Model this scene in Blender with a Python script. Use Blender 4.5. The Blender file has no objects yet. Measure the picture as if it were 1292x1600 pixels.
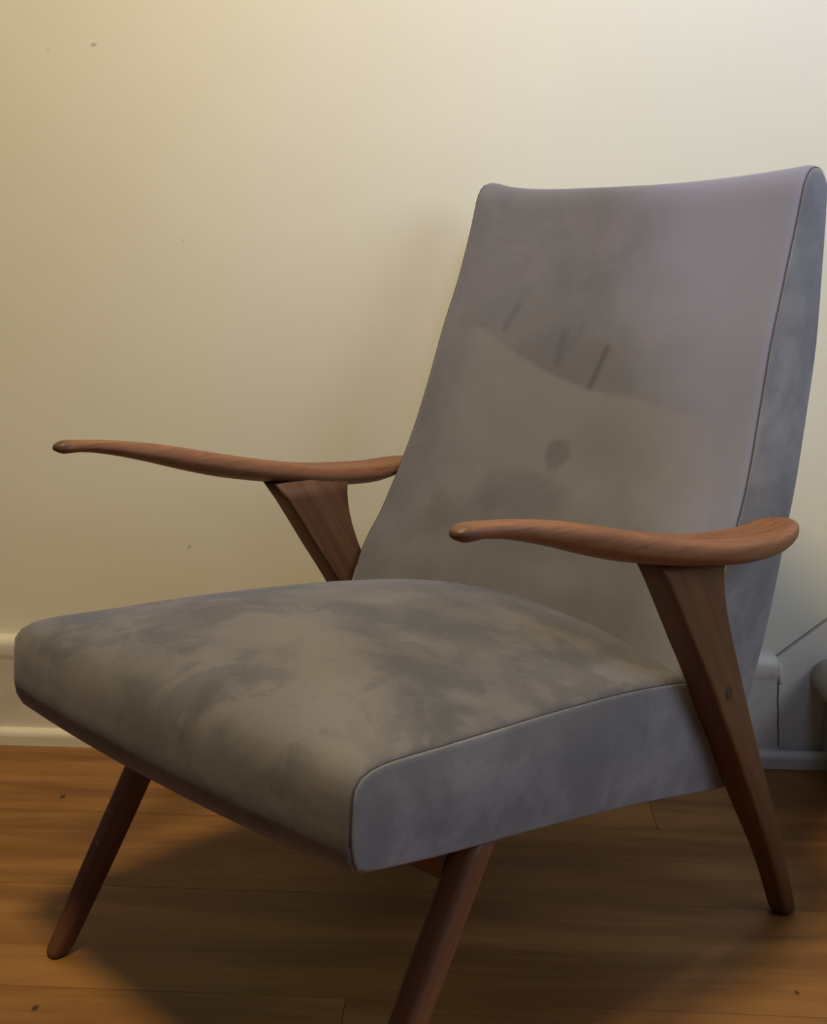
import bpy, bmesh, math, random
from mathutils import Vector, Matrix

random.seed(7)
S = bpy.context.scene
COL = S.collection
R = math.radians

# ------------------------------------------------------------------ camera
F_PX, IMG_W, IMG_H = 1850.16, 1292.0, 1600.0
CAM_H, PITCH, ROLL = 0.7671, 11.5886, 0.7276
cam_data = bpy.data.cameras.new('camera')
cam = bpy.data.objects.new('camera', cam_data)
COL.objects.link(cam)
cam_data.sensor_fit = 'HORIZONTAL'
cam_data.sensor_width = 36.0
cam_data.lens = 36.0 * F_PX / IMG_W
cam_data.clip_start = 0.02
cam.matrix_world = (Matrix.Translation((0, 0, CAM_H)) @ Matrix.Rotation(R(90 - PITCH), 4, 'X')
                    @ Matrix.Rotation(R(ROLL), 4, 'Z'))
S.camera = cam

# ------------------------------------------------------------------ world, lights, exposure
world = bpy.data.worlds.new('world')
S.world = world
world.use_nodes = True
bg = world.node_tree.nodes['Background']
bg.inputs['Color'].default_value = (0.95, 0.92, 0.95, 1)
bg.inputs['Strength'].default_value = 0.055

def area_light(name, loc, target, sx, sy, energy, color, shape='RECTANGLE', spread=180):
    l = bpy.data.lights.new(name, 'AREA')
    l.shape = shape
    l.size, l.size_y = sx, sy
    l.energy, l.color = energy, color
    l.spread = R(spread)
    o = bpy.data.objects.new(name, l)
    COL.objects.link(o)
    o.location = loc
    o.rotation_euler = (Vector(target) - Vector(loc)).to_track_quat('-Z', 'Y').to_euler()
    return o

area_light('ceiling_lamp_light', (-0.22, 0.62, 2.45), (-0.22, 0.66, 0), 0.36, 0.36, 44, (1.0, 0.791, 0.437), 'ELLIPSE')
area_light('window_light', (1.9, 0.2, 1.6), (0.2, 1.3, 0.8), 1.2, 1.2, 19.5, (0.73, 0.86, 1.0))
area_light('upper_wall_fill', (0.5, 0.2, 2.3), (0.45, 1.8, 1.4), 0.5, 0.5, 3.5, (0.45, 0.60, 1.0), spread=60)  # added cool fill, narrowed onto the upper right of the wall

S.view_settings.view_transform = 'Standard'
S.view_settings.look = 'None'
S.view_settings.gamma = 1
S.view_settings.use_curve_mapping = False
S.view_settings.exposure = 0.0

# ------------------------------------------------------------------ material helpers
class NT:
    def __init__(self, name):
        self.m = bpy.data.materials.new(name)
        self.m.use_nodes = True
        self.t = self.m.node_tree
        self.b = self.t.nodes['Principled BSDF']
    def n(self, kind, **kw):
        nd = self.t.nodes.new(kind)
        for k, v in kw.items():
            setattr(nd, k, v)
        return nd
    def link(self, a, b):
        self.t.links.new(a, b)
    def val(self, sock, v):
        if hasattr(v, 'is_output'):
            self.link(v, sock)
        else:
            sock.default_value = v
    def math(self, op, a, b=0.0, c=0.0, clamp=False):
        nd = self.n('ShaderNodeMath', operation=op, use_clamp=clamp)
        self.val(nd.inputs[0], a); self.val(nd.inputs[1], b); self.val(nd.inputs[2], c)
        return nd.outputs[0]
    def vmath(self, op, a, b=(0, 0, 0)):
        nd = self.n('ShaderNodeVectorMath', operation=op)
        self.val(nd.inputs[0], a); self.val(nd.inputs[1], b)
        return nd.outputs['Value'] if op in ('LENGTH', 'DOT_PRODUCT', 'DISTANCE') else nd.outputs[0]
    def smooth(self, v, lo, hi, a=0.0, b=1.0):
        nd = self.n('ShaderNodeMapRange', interpolation_type='SMOOTHSTEP')
        self.val(nd.inputs[0], v)
        for i, q in enumerate((lo, hi, a, b)):
            self.val(nd.inputs[i + 1], q)
        return nd.outputs[0]
    def mix(self, f, a, b, blend='MIX'):
        nd = self.n('ShaderNodeMix', data_type='RGBA', blend_type=blend)
        self.val(nd.inputs[0], f); self.val(nd.inputs[6], a); self.val(nd.inputs[7], b)
        return nd.outputs[2]
    def noise(self, vec, scale, detail=4.0, rough=0.5, dist=0.0):
        nd = self.n('ShaderNodeTexNoise')
        self.link(vec, nd.inputs['Vector'])
        nd.inputs['Scale'].default_value = scale
        nd.inputs['Detail'].default_value = detail
        nd.inputs['Roughness'].default_value = rough
        nd.inputs['Distortion'].default_value = dist
        return nd.outputs['Fac']
    def obj(self):
        return self.n('ShaderNodeTexCoord').outputs['Object']
    def mapped(self, vec, scale=(1, 1, 1), rot=(0, 0, 0), loc=(0, 0, 0)):
        nd = self.n('ShaderNodeMapping')
        self.link(vec, nd.inputs[0])
        nd.inputs['Location'].default_value = loc
        nd.inputs['Rotation'].default_value = rot
        nd.inputs['Scale'].default_value = scale
        return nd.outputs[0]
    def bump(self, h, strength, dist):
        nd = self.n('ShaderNodeBump')
        nd.inputs['Strength'].default_value = strength
        nd.inputs['Distance'].default_value = dist
        self.link(h, nd.inputs['Height'])
        self.link(nd.outputs[0], self.b.inputs['Normal'])

def rgb(r, g, b):
    return (r, g, b, 1.0)

def wall_paint():
    M = NT('cream_wall_paint')
    o = M.n('ShaderNodeNewGeometry').outputs['Position']
    n1 = M.noise(o, 1.6, 3)
    c = M.mix(M.smooth(n1, .3, .7), rgb(.70, .665, .545), rgb(.73, .70, .58))
    # small chips and flecks in the paint, where the photograph shows them
    for (p, r, k) in (((-.478, 1.834, 1.0829), .0026, .5), ((-.4745, 1.834, 1.0832), .0022, .4), ((-.545, 1.836, 1.075), .0024, .2),
                      ((-.3557, 1.8285, .3305), .0026, .4), ((-.3535, 1.8285, .333), .0018, .3), ((-.352, 1.828, .805), .0024, .2)):
        d = M.vmath('DISTANCE', o, p)
        c = M.mix(M.smooth(d, r * .5, r * 1.5, k, 0.0), c, rgb(.16, .13, .09))
    M.link(c, M.b.inputs['Base Color'])
    M.b.inputs['Roughness'].default_value = .62
    h = M.math('ADD', M.noise(o, 9, 2), M.math('MULTIPLY', M.noise(o, 160, 3), .10))
    M.bump(h, .25, .004)
    return M.m

def gloss_paint():
    M = NT('white_woodwork_paint')
    o = M.n('ShaderNodeNewGeometry').outputs['Position']
    c = M.mix(M.smooth(M.noise(o, 22, 4), .45, .75), rgb(.72, .68, .585), rgb(.65, .61, .52))
    c = M.mix(M.smooth(M.noise(o, 150, 2), .70, .78, 0, .5), c, rgb(.35, .32, .26))
    M.link(c, M.b.inputs['Base Color'])
    M.b.inputs['Roughness'].default_value = .38
    M.bump(M.noise(o, 40, 3), .15, .002)
    return M.m

def oak():
    M = NT('honey_oak_planks')
    o = M.obj()
    rnd = M.n('ShaderNodeObjectInfo').outputs['Random']
    off = M.n('ShaderNodeCombineXYZ')
    M.link(M.math('MULTIPLY', rnd, 37.0), off.inputs[0])
    M.link(M.math('MULTIPLY', rnd, 91.0), off.inputs[2])
    v = M.vmath('ADD', o, off.outputs[0])
    warp = M.noise(M.mapped(v, (1.2, 5, 1)), 1.5, 3)
    wv = M.n('ShaderNodeCombineXYZ'); M.link(M.math('MULTIPLY', warp, .09), wv.inputs[1])
    v2 = M.vmath('ADD', v, wv.outputs[0])
    broad = M.noise(M.mapped(v2, (1.1, 11, 1)), 1.7, 5, .6)
    fine = M.noise(M.mapped(v2, (4, 120, 1)), 1.5, 5, .65)
    c = M.mix(M.smooth(broad, .30, .72), rgb(.165, .069, .019), rgb(.315, .150, .045))
    c = M.mix(M.smooth(fine, .5, .78, 0, .38), c, rgb(.12, .05, .016))
    c = M.mix(M.smooth(M.noise(M.mapped(v2, (2.5, 16, 1)), 1.1, 3), .62, .76, 0, .38), c, rgb(.11, .048, .018))
    tone = M.n('ShaderNodeHueSaturation')
    M.link(M.math('MULTIPLY_ADD', rnd, .28, .86), tone.inputs['Value'])
    M.link(c, tone.inputs['Color'])
    c = tone.outputs[0]
    p = M.n('ShaderNodeNewGeometry').outputs['Position']
    for (q, r) in (((-.5108, 1.6217, 0), .0045), ((-.3916, 1.1156, 0), .0036), ((.4244, 1.1599, 0), .0026)):
        d = M.vmath('LENGTH', M.vmath('MULTIPLY', M.vmath('SUBTRACT', p, q), (1, .62, 0)))
        c = M.mix(M.smooth(d, r * .5, r * 1.3, .9, 0), c, rgb(.035, .014, .005))
    M.link(c, M.b.inputs['Base Color'])
    M.b.inputs['Roughness'].default_value = .46
    M.b.inputs['Specular IOR Level'].default_value = .28
    M.bump(M.math('MULTIPLY', fine, -1), .12, .0015)
    return M.m

def teak(name, rot, dark=1.0, grain=1.0, tip=False):
    """rot turns the object's axes so that the grain runs along the piece"""
    M = NT(name)
    o = M.obj()
    v = M.mapped(o, (1, 1, 1), rot)
    w = M.noise(M.mapped(v, (6, 2.2, 6)), 2.0, 3)
    wv = M.n('ShaderNodeCombineXYZ'); M.link(M.math('MULTIPLY', w, .018), wv.inputs[0])
    v = M.vmath('ADD', v, wv.outputs[0])
    g = M.noise(M.mapped(v, (95, 4, 95)), 1.0, 5, .6)
    h = M.noise(M.mapped(v, (330, 12, 330)), 1.0, 3, .6)
    c = M.mix(M.smooth(g, .28, .74), rgb(.150 * dark, .060 * dark, .028 * dark), rgb(.225 * dark, .098 * dark, .045 * dark))
    c = M.mix(M.smooth(h, .50, .72, 0, .35 * grain), c, rgb(.07 * dark, .028 * dark, .012 * dark))
    c = M.mix(M.smooth(M.noise(o, 70, 2), .70, .78, 0, .35), c, rgb(.42, .26, .15))
    if tip:      # grime worn into the finger end of the armrest
        sp = M.n('ShaderNodeSeparateXYZ'); M.link(o, sp.inputs[0])
        yy = M.math('ADD', sp.outputs[1], M.math('MULTIPLY', M.math('SUBTRACT', M.noise(o, 60, 3), .5), .03))
        c = M.mix(M.smooth(yy, .243, .262, 0, .75), c, rgb(.055, .034, .02))
    M.link(c, M.b.inputs['Base Color'])
    M.link(M.math('MULTIPLY_ADD', g, .18, .42), M.b.inputs['Roughness'])
    M.bump(h, .10, .001)
    return M.m

def suede(name, marks=None, tilt=False, light=(.138, .128, .136), deep=(.072, .071, .083), scale=5.5, lo=.38, hi=.66, rubk=.4):
    """brushed microsuede: two nap tones in cloudy patches plus brush marks and darker bands"""
    M = NT(name)
    o = M.obj()
    big = M.noise(o, scale, 4, .55, .9)
    mid = M.noise(M.mapped(o, (1, 1, 1), (0, 0, .6), (3, 1, 2)), scale * 3.1, 4, .6, .6)
    f = M.math('ADD', M.math('MULTIPLY', big, .72), M.math('MULTIPLY', mid, .28))
    c = M.mix(M.smooth(f, lo, hi), rgb(*deep), rgb(*light))
    rub = M.noise(M.mapped(o, (1, 1, 1), (0, 0, .3), (7, 2, 5)), scale * 1.7, 6, .66, .45)
    c = M.mix(M.smooth(rub, .50, .56, 0, rubk), c, rgb(*deep))
    c = M.mix(M.smooth(rub, .40, .36, 0, rubk), c, rgb(*light))
    if tilt:
        # imprint of a loose cushion: nap lies the other way below a crooked line across the back
        sp = M.n('ShaderNodeSeparateXYZ'); M.link(o, sp.inputs[0])
        x, z = sp.outputs[0], sp.outputs[2]
        cur = M.n('ShaderNodeFloatCurve')
        M.link(M.math('MULTIPLY_ADD', x, -2.0, .5), cur.inputs['Value'])
        cv = cur.mapping.curves[0]
        pts = [(0.0, .690), (.142, .694), (.30, .660), (.42, .640), (.542, .626), (.70, .619), (.894, .604), (.93, .56), (1.0, .40)]
        cv.points[0].location = pts[0]; cv.points[1].location = pts[-1]
        for q in pts[1:-1]:
            cv.points.new(*q)
        for q in cv.points:
            q.handle_type = 'VECTOR'
        cur.mapping.update()
        e = M.math('SUBTRACT', cur.outputs[0], z)
        below = M.math('MULTIPLY', M.smooth(e, -.003, .007), M.smooth(M.math('MULTIPLY', x, -1.0), -.215, -.165))
        fade = M.smooth(e, 0.0, .19, .52, .15)
        c = M.mix(M.math('MULTIPLY', below, fade), c, rgb(.226, .211, .214))
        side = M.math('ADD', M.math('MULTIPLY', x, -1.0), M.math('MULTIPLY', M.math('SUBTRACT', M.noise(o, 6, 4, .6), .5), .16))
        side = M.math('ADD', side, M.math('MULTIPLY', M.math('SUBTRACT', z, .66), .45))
        c = M.mix(M.smooth(side, .02, .20, 0, .75), c, rgb(.226, .236, .350))  # near-side band, paler and bluer: nap with cool light from the right painted in
    for mk in (marks or []):
        # (point a, point b, radius, softness, strength, colour, axis weights)
        a, b, r, soft, k, colr, w = mk
        a = Vector([a[i] * w[i] for i in range(3)]); b = Vector([b[i] * w[i] for i in range(3)])
        p = M.vmath('MULTIPLY', o, w)
        wob = M.math('MULTIPLY', M.math('SUBTRACT', M.noise(o, 34, 3), .5), r * 1.1)
        ab = b - a
        L2 = ab.length_squared
        pa = M.vmath('SUBTRACT', p, tuple(a))
        if L2 > 1e-9:
            t = M.math('DIVIDE', M.vmath('DOT_PRODUCT', pa, tuple(ab)), L2, clamp=True)
            sc = M.n('ShaderNodeVectorMath', operation='SCALE')
            sc.inputs[0].default_value = tuple(ab)
            M.link(t, sc.inputs['Scale'])
            pa = M.vmath('SUBTRACT', pa, sc.outputs[0])
        d = M.math('ADD', M.vmath('LENGTH', pa), wob)
        c = M.mix(M.smooth(d, r - soft, r + soft, k, 0.0), c, rgb(*colr))
    M.link(c, M.b.inputs['Base Color'])
    M.b.inputs['Roughness'].default_value = .92
    M.b.inputs['Specular IOR Level'].default_value = .15
    M.b.inputs['Sheen Weight'].default_value = .35
    M.b.inputs['Sheen Roughness'].default_value = .5
    M.b.inputs['Sheen Tint'].default_value = rgb(.8, .8, .95)
    h = M.math('ADD', M.noise(o, 14, 3), M.math('MULTIPLY', M.noise(o, 900, 2), .05))
    M.bump(h, .18, .006)
    return M.m

def plain(name, col, rough=.6):
    M = NT(name)
    o = M.obj()
    c = M.mix(M.noise(o, 60, 3), rgb(*[k * .8 for k in col]), rgb(*[k * 1.15 for k in col]))
    M.link(c, M.b.inputs['Base Color'])
    M.b.inputs['Roughness'].default_value = rough
    return M.m

def carpet_mat():
    M = NT('oatmeal_loop_carpet')
    o = M.obj()
    n = M.noise(o, 420, 3, .7)
    m = M.noise(o, 60, 3)
    c = M.mix(M.smooth(n, .35, .7), rgb(.34, .31, .25), rgb(.62, .58, .49))
    c = M.mix(M.smooth(m, .4, .7, 0, .35), c, rgb(.40, .36, .29))
    M.link(c, M.b.inputs['Base Color'])
    M.b.inputs['Roughness'].default_value = .95
    M.bump(n, .8, .003)
    return M.m

# ------------------------------------------------------------------ mesh helpers
def link(name, bm, mat, parent=None, smooth=True, kind=None):
    bmesh.ops.recalc_face_normals(bm, faces=bm.faces)
    me = bpy.data.meshes.new(name)
    bm.to_mesh(me); bm.free()
    for p in me.polygons:
        p.use_smooth = smooth
    me.materials.append(mat)
    o = bpy.data.objects.new(name, me)
    COL.objects.link(o)
    if parent is not None:
        o.parent = parent
    if kind:
        o['kind'] = kind
    return o

def empty(name, loc, rz=0.0):
    o = bpy.data.objects.new(name, None)
    COL.objects.link(o)
    o.location = loc
    o.rotation_euler = (0, 0, rz)
    o.empty_display_size = .1
    return o

def loft(bm, rings, closed=True, cap=True):
    vs = [[bm.verts.new(p) for p in r] for r in rings]
    n = len(vs[0])
    for a, b in zip(vs[:-1], vs[1:]):
        for i in range(n if closed else n - 1):
            j = (i + 1) % n
            bm.faces.new((a[i], a[j], b[j], b[i]))
    if cap:
        bm.faces.new(vs[0][::-1]); bm.faces.new(vs[-1])
    return vs

def bevelled_box(bm, x0, x1, y0, y1, z0, z1, b):
    v = bmesh.ops.create_cube(bm, size=1.0)['verts']
    for q in v:
        q.co = Vector(((x0 + x1) / 2 + q.co.x * (x1 - x0), (y0 + y1) / 2 + q.co.y * (y1 - y0), (z0 + z1) / 2 + q.co.z * (z1 - z0)))
    if b > 0:
        es = list({e for q in v for e in q.link_edges})
        bmesh.ops.bevel(bm, geom=es, offset=b, segments=2, affect='EDGES', profile=.6)

def lerp(tab, t):
    """piecewise table lookup, smooth (Catmull-Rom) interpolation on increasing keys"""
    ks = [k for k, _ in tab]; vs = [v for _, v in tab]
    if t <= ks[0]: return vs[0]
    if t >= ks[-1]: return vs[-1]
    for i in range(len(ks) - 1):
        if ks[i] <= t <= ks[i + 1]:
            h = ks[i + 1] - ks[i]; u = (t - ks[i]) / h
            def slope(j):
                if j == 0: return (vs[1] - vs[0]) / (ks[1] - ks[0])
                if j == len(ks) - 1: return (vs[-1] - vs[-2]) / (ks[-1] - ks[-2])
                return (vs[j + 1] - vs[j - 1]) / (ks[j + 1] - ks[j - 1])
            m0, m1 = slope(i) * h, slope(i + 1) * h
            return ((2*u**3 - 3*u**2 + 1) * vs[i] + (u**3 - 2*u**2 + u) * m0 + (-2*u**3 + 3*u**2) * vs[i + 1] + (u**3 - u**2) * m1)

def spline(pts, n, closed=False):
    """resample a polyline through Catmull-Rom into n points evenly by arc length"""
    P = [Vector(p) for p in pts]
    dense = []
    m = len(P)
    for i in range(m if closed else m - 1):
        if closed:
            a, b, c, d = P[(i - 1) % m], P[i], P[(i + 1) % m], P[(i + 2) % m]
        else:
            b, c = P[i], P[i + 1]
            a = P[i - 1] if i > 0 else b * 2 - c
            d = P[i + 2] if i + 2 < m else c * 2 - b
        for k in range(16):
            u = k / 16
            dense.append(.5 * ((2 * b) + (c - a) * u + (2*a - 5*b + 4*c - d) * u*u + (3*b - a - 3*c + d) * u**3))
    dense.append(P[0].copy() if closed else P[-1].copy())
    L = [0.0]
    for p, q in zip(dense[:-1], dense[1:]):
        L.append(L[-1] + (q - p).length)
    out = []; j = 0
    cnt = n if closed else n - 1
    for i in range(n):
        t = L[-1] * i / cnt
        while j < len(L) - 2 and L[j + 1] < t: j += 1
        s = (t - L[j]) / max(L[j + 1] - L[j], 1e-9)
        out.append(dense[j].lerp(dense[j + 1], s))
    return out

def tube(bm, pts, r, seg=8, closed=False):
    P = [Vector(p) for p in pts]
    rings = []
    for i, p in enumerate(P):
        t = (P[min(i + 1, len(P) - 1)] - P[max(i - 1, 0)]).normalized()
        n = Vector((1, 0, 0)) - t * t.x
        if n.length < .2: n = Vector((0, 0, 1)) - t * t.z
        n.normalize(); b = t.cross(n)
        rings.append([p + (n * math.cos(2*math.pi*k/seg) + b * math.sin(2*math.pi*k/seg)) * r for k in range(seg)])
    loft(bm, rings)

# ------------------------------------------------------------------ materials
M_WALL = wall_paint()
M_GLOSS = gloss_paint()
M_OAK = oak()
M_SUB = plain('dark_joint_underlay', (.02, .012, .007), .9)
M_CARPET = carpet_mat()
M_CAULK = plain('dusty_caulk_line', (.30, .28, .23), .9)
M_CRACK = plain('dark_gap', (.11, .10, .085), .9)

# ------------------------------------------------------------------ the setting
WALL_Y, WALL_ROT = 1.8126, R(-2.5668)
room = empty('room_axis', (0, 0, 0)); bpy.data.objects.remove(room)
RM = Matrix.Rotation(WALL_ROT, 4, 'Z')          # room axes: u along the back wall, v towards it
WALL_V = WALL_Y * math.cos(WALL_ROT)
U0, U1 = -1.7, 2.6

def room_obj(o):
    o.matrix_world = RM
    return o

bm = bmesh.new()
bevelled_box(bm, U0, U1, WALL_V, WALL_V + .12, -.02, 2.5, 0)
room_obj(link('wall_back', bm, M_WALL, smooth=False, kind='structure'))

# where the skirting stops and the stair string takes over
J = Vector((.5735, 1.787, 0)); J = RM.inverted() @ J
JU = J.x

def lean(z):            # the skirting's sawn end is not quite plumb
    return .072 * (.165 - z)

def strip(name, prof, u0, u1, mat, parent=None, kind='structure'):
    b = bmesh.new()
    loft(b, [[(u + (lean(z) if u == JU else 0), WALL_V - p, z) for p, z in prof] for u in (u0, u1)])
    o = link(name, b, mat, parent, smooth=True, kind=kind)
    if parent is None: room_obj(o)
    m = o.modifiers.new('edge', 'EDGE_SPLIT'); m.split_angle = R(40)
    return o

# skirting: round-nosed top bead, plain face
T = .020
sk = [(0, .004)] + [(T, .004), (T, .140), (T + .002, .146), (T + .004, .153)]
for k in range(9):
    a = math.pi / 2 * k / 8
    sk.append((T - .008 + .012 * math.cos(a), .163 + .016 * math.sin(a)))
sk.append((0, .179))
strip('baseboard_back', sk, U0, JU, M_GLOSS)
# quadrant bead along the floor
qb = [(T, .0005), (T + .014, .0005), (T + .014, .016)]
for k in range(7):
    a = math.pi / 2 * k / 6
    qb.append((T + .003 + .011 * math.cos(a), .016 + .011 * math.sin(a)))
qb.append((T, .027))
strip('trim_1', qb, U0, U1, M_GLOSS)
# stair string: sloping board against the wall
SL = .855
st = bmesh.new()
zt = .176
poly = [(JU + .0012 + lean(.004), .004), (U1 - .9, .004), (U1 - .9, zt + SL * (U1 - .9 - JU)), (JU + .0012 + lean(zt), zt)]
loft(st, [[(u, WALL_V - d, z) for u, z in poly] for d in (0, .0040)])
bmesh.ops.bevel(st, geom=[e for e in st.edges if abs(e.verts[0].co.y - (WALL_V - .0040)) < 1e-5 and abs(e.verts[1].co.y - (WALL_V - .0040)) < 1e-5],
                offset=.0025, segments=2, affect='EDGES')
string = room_obj(link('trim_2', st, M_GLOSS, smooth=False, kind='structure'))
# lump of paint bridging the joint between skirting and string
lb = bmesh.new()
rings = []
for k in range(9):
    z = .171 - .036 * k / 8
    r = .0042 * math.sin(math.pi * (k + .6) / 9.2) ** .5
    rings.append([(JU + .0045 + lean(z) + r * math.cos(a), WALL_V - .0165 - r * .9 * math.sin(a), z) for a in [math.pi * 2 * i / 10 for i in range(10)]])
loft(lb, rings)
link('paint_drip', lb, M_GLOSS, string)
cb = bmesh.new()
loft(cb, [[(JU + lean(z) + x, WALL_V - T - .0004 - dy, z) for x, dy, z in ((-.0006 + j, 0, z), (.0012 + j, 0, z), (.0012 + j, .0006, z), (-.0006 + j, .0006, z))]
          for z, j in ((.150, 0), (.128, .0006), (.11, -.0003), (.09, .0005), (.07, 0), (.05, .0008), (.034, 0))])
link('joint_crack', cb, M_CRACK, string)

gb = bmesh.new()
u1 = U1 - .9
loft(gb, [[(u, WALL_V - d, zt + SL * (u - JU) + dz) for d, dz in ((.0002, .0004), (.0042, -.0006), (.0042, .0001), (.0002, .0011))] for u in (JU + .001, u1)])
link('joint_crack', gb, M_CAULK, string, smooth=False)

# floor: wide oak planks parallel with the back wall
bm = bmesh.new()
bevelled_box(bm, U0, U1, -1.0, WALL_V + .05, -.05, -.012, 0)
floor = room_obj(link('floor', bm, M_SUB, smooth=False, kind='structure'))
rows = [1.765, 1.555, 1.3505, 1.135, .925, .715, .505, .295, .085, -.125, -.335, -.545]
planks = {}
def plank_mesh(L, W):
    key = (round(L, 3), round(W, 3))
    if key not in planks:
        b = bmesh.new()
        g = .0003
        bevelled_box(b, -L/2 + g, L/2 - g, -W/2 + g, W/2 - g, -.012, 0, .0005)
        me = bpy.data.meshes.new('plank')
        b.to_mesh(me); b.free(); me.materials.append(M_OAK)
        planks[key] = me
    return planks[key]
joint = {0: .02, 1: .280, 2: -.74, 3: -.72, 4: -.117}
top = WALL_V - .002
edges = [top] + rows
for i in range(len(edges) - 1):
    hi, lo = edges[i], edges[i + 1]
    L = 1.45
    j0 = joint.get(i, random.uniform(-.9, -.55) if i < 5 else random.uniform(-1, .5))
    cuts = [U0]
    c = j0
    while c - L > U0 + .2: c -= L
    while c < U1 - .1:
        cuts.append(c); c += L
    cuts.append(U1)
    for a, b in zip(cuts[:-1], cuts[1:]):
        o = bpy.data.objects.new('plank', plank_mesh(b - a, hi - lo))
        COL.objects.link(o); o.parent = floor
        o.location = ((a + b) / 2, (hi + lo) / 2, 0)

# ------------------------------------------------------------------ carpeted staircase at the right edge
stair = empty('staircase', RM @ Vector((JU + .09, WALL_V - .40, 0)), WALL_ROT)
stair['label'] = 'oatmeal carpeted staircase, its lowest rounded tread nose just showing at right edge beside white stringer'
stair['category'] = 'staircase'
RISE, GO, WID = .178, .200, .74
NOSE_U = .056                                   # nose tip beyond the joint
for k in range(4):
    u_n = NOSE_U - .09 + GO * k
    b = bmesh.new()
    top_z, rr = RISE * (k + 1), .031
    prof = [(u_n + GO + .05, top_z - .062), (u_n + GO + .05, top_z)]
    for q in range(13):
        a = math.pi / 2 + math.pi * q / 12
        prof.append((u_n + rr + rr * math.cos(a) * 1.0, top_z - rr + rr * math.sin(a)))
    y_near, y_wall = -WID + .40, .40 - .0045
    ys = [y_near, y_near + .004, y_wall - .006, y_wall]
    cx = u_n + GO / 2; cz = top_z - rr
    rings = []
    for y, s in zip(ys, (.96, 1, 1, .93)):
        rings.append([(cx + (u - cx) * (1 if s == 1 else .985), y, cz + (z - cz) * s) for u, z in prof])
    loft(b, rings)
    link('tread', b, M_CARPET, stair)
    b = bmesh.new()
    bevelled_box(b, u_n + .026, u_n + .046 , y_near + .01, y_wall - .001, RISE * k + .0005, top_z - .0615, .002)
    link('riser', b, M_CARPET, stair, smooth=False)
b = bmesh.new()
sp = [(NOSE_U - .09 + .047, .0005), (NOSE_U - .09 + GO * 4, .0005), (NOSE_U - .09 + GO * 4, RISE * 4 - .07), (NOSE_U - .09 + GO * 3 + .06, RISE * 4 - .07), (NOSE_U - .09 + .047, RISE - .07)]
loft(b, [[(u, y, z) for u, z in sp] for y in (-WID + .40 + .012, -WID + .40 + .034)])
link('outer_string', b, M_GLOSS, stair, smooth=False)

# ------------------------------------------------------------------ the armchair
# chair axes: +y is the front, -x the side nearer the camera
CH = empty('armchair', (.0006, 1.2766, 0), R(180 - 43.9064))
CH['label'] = 'low teak armchair in mottled grey-lavender suede on oak floor before cream wall'
CH['category'] = 'armchair'
NEAR, FAR = -1, 1

def F3(*p):            # mark positions below are written with x growing towards the camera side
    return (-p[0], p[1], p[2])
DK = (.068, .065, .071); DB = (.070, .073, .088); LT = (.178, .160, .154)
XZ = (1, 0, 1); XY = (1, 1, 0); YZ = (0, 1, 1)
back_marks = [
    (F3(.024, 0, .629), F3(.034, 0, .672), .0045, .004, .70, DK, XZ),
    (F3(-.135, 0, .692), F3(-.124, 0, .722), .004, .005, .45, DK, XZ),
    (F3(-.034, 0, .655), F3(-.036, 0, .690), .006, .006, .38, DK, XZ),
    (F3(-.020, 0, .672), F3(-.012, 0, .700), .005, .006, .25, DK, XZ),
    (F3(.003, 0, .543), F3(.003, 0, .546), .017, .006, .50, DB, XZ),
    (F3(-.075, 0, .490), F3(.015, 0, .494), .022, .018, .42, DB, XZ),
    (F3(-.12, 0, .425), F3(.16, 0, .415), .045, .035, .42, DK, XZ),  # broad darker band low on the back, just above the seat
    (F3(-.19, 0, .43), F3(-.15, 0, .46), .02, .02, .35, DK, XZ),
    (F3(.06, 0, .57), F3(.11, 0, .55), .03, .03, .22, DB, XZ),
]
seat_marks = [
    (F3(-.095, .146, 0), F3(-.075, .163, 0), .016, .012, .55, DK, XY),
    (F3(-.160, .150, 0), F3(-.10, .11, 0), .014, .012, .45, DK, XY),
    (F3(-.21, .20, 0), F3(-.17, .17, 0), .022, .02, .40, DK, XY),
    (F3(.045, .075, 0), F3(.125, .055, 0), .036, .018, .60, DB, XY),
    (F3(.045, .115, 0), F3(.07, .14, 0), .028, .02, .45, DB, XY),
    (F3(-.125, .00, 0), F3(-.10, .02, 0), .008, .006, .40, DK, XY),
    (F3(.200, -.045, 0), F3(.205, -.02, 0), .014, .010, .40, DK, XY),
    (F3(.13, .17, 0), F3(.20, .10, 0), .025, .025, .35, DK, XY),
    (F3(.02, .20, 0), F3(.13, .24, 0), .035, .035, .50, LT, XY),
    (F3(.18, .27, 0), F3(.24, .325, 0), .03, .03, .55, LT, XY),
    (F3(-.06, .06, 0), F3(-.02, .03, 0), .05, .04, .40, LT, XY),
]
M_SEAT = suede('grey_suede_seat', seat_marks, scale=6.5, lo=.34, hi=.58, rubk=.55)
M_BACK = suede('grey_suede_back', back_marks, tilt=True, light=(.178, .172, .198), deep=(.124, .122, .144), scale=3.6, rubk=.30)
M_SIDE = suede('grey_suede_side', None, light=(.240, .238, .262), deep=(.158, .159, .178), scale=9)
M_SEAM = plain('seam_groove_shade', (.060, .058, .068), .9)  # dark line laid in the seam groove to stand for its shade
M_TEAK_Y = teak('teak_arm', (0, 0, 0), 1.15, grain=1.7, tip=True)
M_TEAK_LEG = teak('teak_leg', (R(-57), 0, 0), .64)
M_TEAK_FRONT = teak('teak_front_leg', (R(59), 0, 0), .82)
M_PLUG = teak('teak_plug', (R(90), 0, 0), .30)  # plug tone darkened to stand for shade in its recess
M_TEAK_X = teak('teak_rail', (0, 0, R(90)), .6)

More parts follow.
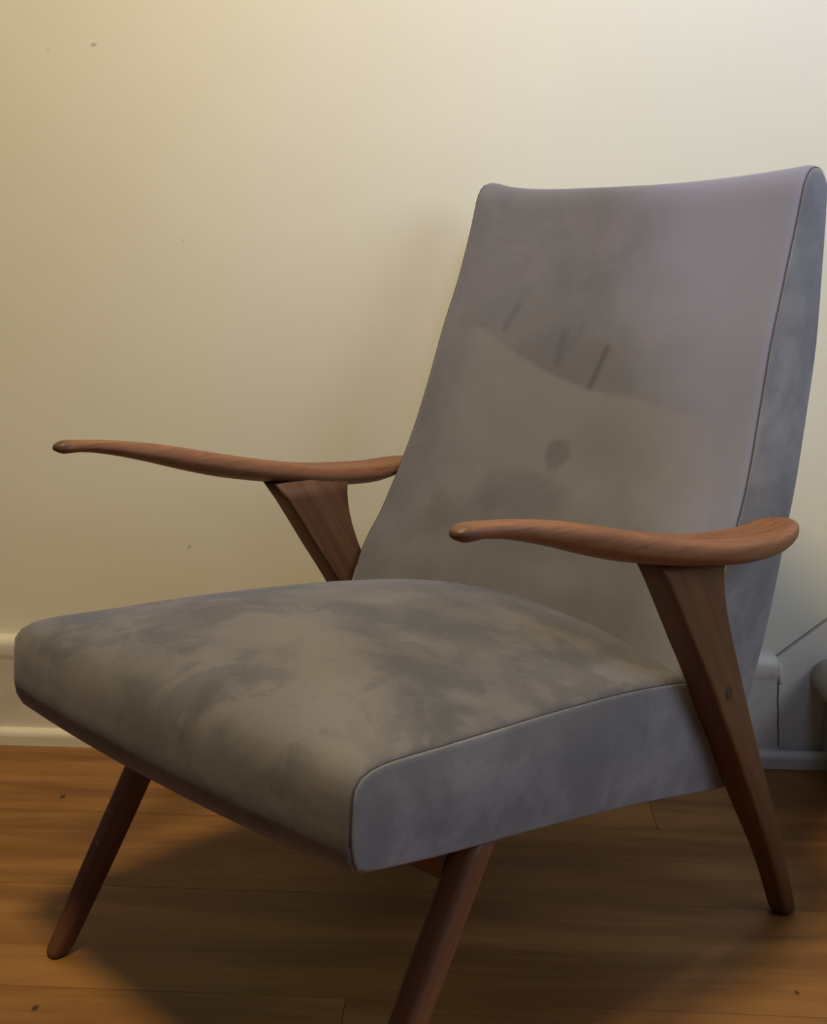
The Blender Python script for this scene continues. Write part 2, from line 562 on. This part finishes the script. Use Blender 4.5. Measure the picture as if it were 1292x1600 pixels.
# ---- seat: one wrapped band of cloth over top, front and underside, two side panels
SX = .2625
seat_edge = [(-.235, .3215), (-.165, .3385), (-.134, .3454), (-.0725, .3552), (-.0043, .3638), (.0975, .3733), (.1613, .378),
             (.2279, .3829), (.274, .3868), (.300, .3880), (.3185, .3855), (.3305, .3785), (.3350, .366), (.3362, .347),
             (.3368, .328), (.3352, .312), (.3290, .3000), (.3160, .2955), (.300, .2915), (.225, .2765), (.138, .2618), (.03, .2425), (-.073, .2225), (-.18, .199), (-.255, .1835),
             (-.268, .19), (-.266, .21), (-.25, .27), (-.240, .31)]
loop = [Vector((0, y, z)) for y, z in seat_edge]
loop = spline(loop, 112, closed=True)
def seat_normal(i):
    t = loop[(i + 1) % 112] - loop[i - 1]
    n = Vector((0, -t.z, t.y)).normalized()      # loop runs rear -> front over the top, so this points out
    return n
def seat_ring(x, inset, crown):
    out = []
    for i, p in enumerate(loop):
        n = seat_normal(i)
        q = p - n * inset
        w = max(0.0, n.z)
        fr = max(0.0, n.y)
        wy = min(1.0, max(0.0, (.345 - p.y) / .16))
        q = q + Vector((0, 0, 1)) * (.045 * crown * w * wy ** .7) + Vector((0, 1, 0)) * (.012 * crown * fr)
        if n.z < -.3: q.z -= .004 * crown
        fy = min(1, max(0, (p.y - .02) / .25))
        q.y += .006 * fy
        out.append((x + (.008 * fy * max(0, x) / SX), q.y, q.z))
    return out
us = [(-SX, .0085), (-SX + .0004, .0035), (-SX + .003, .0012), (-SX + .009, 0)]
N = 26
us += [(-SX + .009 + (2 * SX - .018) * k / N, 0) for k in range(1, N)]
us += [(-u, i) for u, i in us[3::-1]]
b = bmesh.new()
rings = []
for x, i in us:
    u = abs(x) / SX
    rings.append(seat_ring(x, i, max(0, 1 - u ** 2.1)))
loft(b, rings, cap=False)
seat = link('seat_cushion', b, M_SEAT, CH)
M_SEAT.node_tree  # cloud pattern lives in chair space
def side_panel(sgn, ringf, count, prefix, mat, parent, puff, py, pz):
    """slightly stuffed flat panel closing one side, its edge tucked into the seam groove"""
    b = bmesh.new()
    steps = [(.0085, -.001), (.0040, .0002), (.0042, .0014), (.0062, .0020), (.0100, .0024)]
    rings = [ringf(sgn, i, d) for i, d in steps]
    vs = loft(b, rings, cap=False)[-1]
    # close with a ladder of quads from one end of the panel to the other
    a = max(range(count), key=lambda i: vs[i].co.y * py + vs[i].co.z * pz)
    h = count // 2
    prev = [vs[a]]
    for j in range(1, h + 1):
        l, r = vs[(a + j) % count], vs[(a - j) % count]
        cur = [l, r] if l is not r else [l]
        if len(cur) == 2:
            mids = [b.verts.new(l.co.lerp(r.co, q / 6) + Vector((sgn * puff * math.sin(math.pi * q / 6) * min(1, (l.co - r.co).length / .12) ** 2, 0, 0))) for q in range(1, 6)]
            cur = [l] + mids + [r]
        if len(prev) == 1:
            for q in range(len(cur) - 1): b.faces.new((prev[0], cur[q], cur[q + 1]))
        elif len(cur) == 1:
            for q in range(len(prev) - 1): b.faces.new((prev[q], cur[0], prev[q + 1]))
        else:
            for q in range(len(cur) - 1): b.faces.new((prev[q], cur[q], cur[q + 1], prev[q + 1]))
        prev = cur
    return link(prefix, b, mat, parent)
def seat_panel(sgn, inset, d):
    return [(x + sgn * d, y, z) for x, y, z in seat_ring(sgn * SX, inset, 0)]
for sgn in (NEAR, FAR):
    side_panel(sgn, seat_panel, 112, 'side_panel', M_SIDE, seat, .004, 1, 0)
    pts = [(x - sgn * .0002, y, z) for x, y, z in seat_ring(sgn * SX, .0036, 0)]
    lo = min(range(112), key=lambda i: (Vector(pts[i][1:]) - Vector((-.16, .337))).length)
    hi = min(range(112), key=lambda i: (Vector(pts[i][1:]) - Vector((.335, .325))).length)
    sb = bmesh.new(); tube(sb, pts[lo:hi + 1], .0008, 6)
    link('seam', sb, M_SEAM, seat)

# ---- backrest: leaning, flaring downwards, top edge dished between two raised corners
front = [(.300, -.128), (.335, -.141), (.3668, -.155), (.4036, -.174), (.4436, -.205), (.500, -.2375), (.552, -.262), (.620, -.286),
         (.690, -.3085), (.750, -.332), (.815, -.354), (.850, -.364)]
rear = [(.860, -.4335), (.788, -.4345), (.720, -.430), (.669, -.4215), (.600, -.402), (.525, -.377), (.464, -.355), (.3656, -.328), (.276, -.298), (.255, -.285)]
prof = [(y, z) for z, y in front] + [(-.3695, .868), (-.378, .881), (-.390, .8885), (-.405, .8895), (-.419, .8845), (-.4285, .874)] + [(y, z) for z, y in rear] + \
       [(-.262, .246), (-.20, .250), (-.150, .258), (-.128, .275)]
bl = spline([Vector((0, y, z)) for y, z in prof], 140, closed=True)
def back_half(z):
    return lerp([(.25, .258), (.40, .2615), (.50, .2600), (.62, .2515), (.75, .2440), (.82, .2425), (.9, .2420)], z)
def back_normal(i):
    t = bl[(i + 1) % 140] - bl[i - 1]
    return Vector((0, t.z, -t.y)).normalized()
def back_ring(u, inset, dx=0.0, flat=False):
    out = []
    for i, p in enumerate(bl):
        n = back_normal(i)
        if (n.z < -.5 and p.z > .5): n = -n
        q = p - n * inset
        s = 1 - abs(u) ** 2.2
        if not flat:
            frontness = max(0.0, n.y)
            k = min(1.0, max(0.0, (.80 - p.z) / .35))
            q.y += frontness * s * (.016 * k - .010 * (1 - k))
            topness = min(1.0, max(0.0, (p.z - .74) / .13))
            e = 1 - abs(u) ** (5.0 if u > 0 else 2.0)      # the far corner stands up more sharply than the near one
            q.z -= .0150 * e * topness ** 2
        hw = back_half(p.z)
        x = u * (hw - (.0 if flat else 0)) + math.copysign(dx, u) if u else 0
        out.append((x, q.y, q.z))
    return out
b = bmesh.new()
us = [(-1, .0085), (-.9985, .0035), (-.988, .0012), (-.965, 0)]
us += [(-.965 + 1.93 * k / 28, 0) for k in range(1, 28)]
us += [(-u, i) for u, i in us[3::-1]]
loft(b, [back_ring(u, i) for u, i in us], cap=False)
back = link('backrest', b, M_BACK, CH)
def back_panel(sgn, inset, d):
    return back_ring(sgn, inset, d, True)
for sgn in (NEAR, FAR):
    side_panel(sgn, back_panel, 140, 'side_panel', M_SIDE, back, .004, 0, 1)
    pts = back_ring(sgn, .0036, -.0002, True)
    lo = min(range(140), key=lambda i: (Vector(pts[i][1:]) - Vector((-.155, .367))).length)
    hi = min(range(140), key=lambda i: (Vector(pts[i][1:]) - Vector((-.4285, .874))).length)
    sb = bmesh.new(); tube(sb, pts[lo:hi + 1], .0008, 6)
    link('seam', sb, M_SEAM, back)

# ---- armrests: long paddle, thin tip in front, dished broad rear
a_top = [(-.289, .502), (-.285, .5045), (-.26, .5055), (-.22, .5050), (-.15, .5095), (-.10, .515), (-.05, .524), (0, .5335), (.05, .544), (.10, .5545), (.15, .564), (.20, .5715), (.235, .575), (.255, .576), (.266, .571)]
a_bot = [(-.289, .496), (-.285, .4925), (-.26, .482), (-.22, .474), (-.15, .477), (-.10, .484), (-.05, .492), (0, .5015), (.05, .5125), (.10, .5265), (.15, .542), (.20, .5555), (.235, .5615), (.255, .5615), (.266, .5665)]
a_out = [(-.289, .299), (-.285, .306), (-.275, .3155), (-.25, .3255), (-.20, .3335), (-.15, .3365), (-.10, .3365), (-.05, .3345), (0, .331), (.05, .326), (.10, .321), (.15, .316), (.20, .311), (.235, .3090), (.255, .3070), (.262, .304), (.266, .2985)]
a_in = [(-.289, .287), (-.285, .280), (-.275, .2725), (-.25, .2665), (-.20, .2655), (-.15, .2655), (-.10, .2655), (-.05, .2665), (0, .268), (.05, .271), (.10, .275), (.15, .279), (.20, .283), (.235, .285), (.255, .2865), (.262, .289), (.266, .2945)]
def armrest(sgn):
    b = bmesh.new()
    ys = [-.289, -.2875, -.285, -.282, -.278, -.27, -.258, -.24] + [-.22 + .02 * k for k in range(23)] + [.236, .246, .254, .2595, .263, .2655]
    rings = []
    K = 28
    for y in ys:
        zt, zb = lerp(a_top, y), lerp(a_bot, y)
        xo, xi = lerp(a_out, y), lerp(a_in, y)
        cx, hw = (xo + xi) / 2, (xo - xi) / 2
        cz, hz = (zt + zb) / 2, (zt - zb) / 2
        dish = .0055 * min(1, max(0, (.12 - y) / .2)) * min(1, max(0, (y + .289) / .035))
        r = []
        for k in range(K):
            a = 2 * math.pi * k / K
            ca, sa = math.cos(a), math.sin(a)
            e = 2 / 3.0
            px = math.copysign(abs(ca) ** e, ca); pz = math.copysign(abs(sa) ** e, sa)
            z = cz + hz * pz
            if pz > 0: z -= dish * (1 - px * px) * pz
            # under side rises towards both edges
            if pz < 0: z += hz * .45 * abs(px) ** 2 * (-pz)
            r.append((sgn * (cx + hw * px), y, z))
        rings.append(r)
    vs = loft(b, rings, cap=True)
    return link('armrest', b, M_TEAK_Y, CH)

# ---- rear legs: blades running from under the arm down and back to the floor
l_front = [(0, -.3435), (.09, -.300), (.184, -.242), (.23, -.2125), (.28, -.180), (.31, -.158), (.335, -.143), (.37, -.119), (.40, -.097), (.42, -.083), (.45, -.062), (.475, -.044), (.496, -.027)]
l_rear = [(0, -.3725), (.0924, -.3300), (.1725, -.2875), (.251, -.2450), (.308, -.2150), (.366, -.1865), (.414, -.1640), (.451, -.1525), (.478, -.1500), (.496, -.151)]
l_out = [(0, .3085), (.10, .3050), (.20, .3035), (.35, .3020), (.496, .2990)]
l_in = [(0, .2800), (.10, .2745), (.20, .2680), (.30, .2672), (.496, .2672)]
def round_rect(x0, x1, y0, y1, r, z, m=4):
    out = []
    for cx, cy, a0 in ((x1 - r, y1 - r, 0), (x0 + r, y1 - r, 90), (x0 + r, y0 + r, 180), (x1 - r, y0 + r, 270)):
        for k in range(m + 1):
            a = R(a0 + 90 * k / m)
            out.append((cx + r * math.cos(a), cy + r * math.sin(a), z))
    return out
def rear_leg(sgn):
    b = bmesh.new()
    zs = [0, .003, .008] + [.02 + .0238 * k for k in range(21)]
    rings = []
    for i, z in enumerate(zs):
        x0, x1, y0, y1 = lerp(l_in, z), lerp(l_out, z), lerp(l_rear, z), lerp(l_front, z)
        sh = (.0045, .0018, 0)[i] if i < 3 else 0
        r = min(.0045 + .006 * max(0, 1 - z / .15), (x1 - x0) / 2.2)
        rings.append([(sgn * x, y, zz) for x, y, zz in round_rect(x0 + sh, x1 - sh, y0 + sh, y1 - sh, max(.003, r - sh), z)])
    loft(b, rings)
    leg = link('rear_leg', b, M_TEAK_LEG, CH)
    # plugged screw hole
    d = bmesh.new()
    pr = [[(sgn * (.3030 + h), -.1700 + rr * math.cos(2*math.pi*k/18), .332 + rr * math.sin(2*math.pi*k/18)) for k in range(18)] for h, rr in ((-.002, .0072), (-.0004, .0072), (.0001, .0066))]
    loft(d, pr)
    link('dowel_plug', d, M_PLUG, leg)
    return leg

# ---- front legs: tapered, raked forward, rounded-square section
def front_leg(sgn):
    b = bmesh.new()
    A, B = Vector((.2440, .3220, 0)), Vector((.2390, .1560, .275))
    ax = (B - A)
    rings = []
    for i, t in enumerate([0, .012, .03] + [.08 + .92 * k / 12 for k in range(13)]):
        c = A + ax * t
        w = lerp([(0, .0112), (.3, .0138), (.7, .0152), (1, .0160)], t)
        v = lerp([(0, .0128), (.3, .0155), (.7, .0172), (1, .0180)], t)      # horizontal section is longer fore and aft
        sh = (.004, .0015, 0)[i] if i < 3 else 0
        r = w * .62
        rings.append([(sgn * x, y, z) for x, y, z in round_rect(c.x - w + sh, c.x + w - sh, c.y - v + sh, c.y + v - sh, r, c.z, 5)])
    loft(b, rings)
    return link('front_leg', b, M_TEAK_FRONT, CH)

for sgn in (NEAR, FAR):
    armrest(sgn); rear_leg(sgn); front_leg(sgn)
# rail joining the front legs beneath the seat, and side rails carrying it
b = bmesh.new()
bevelled_box(b, -.228, .228, .168, .196, .228, .270, .003)
link('cross_rail', b, M_TEAK_X, CH)
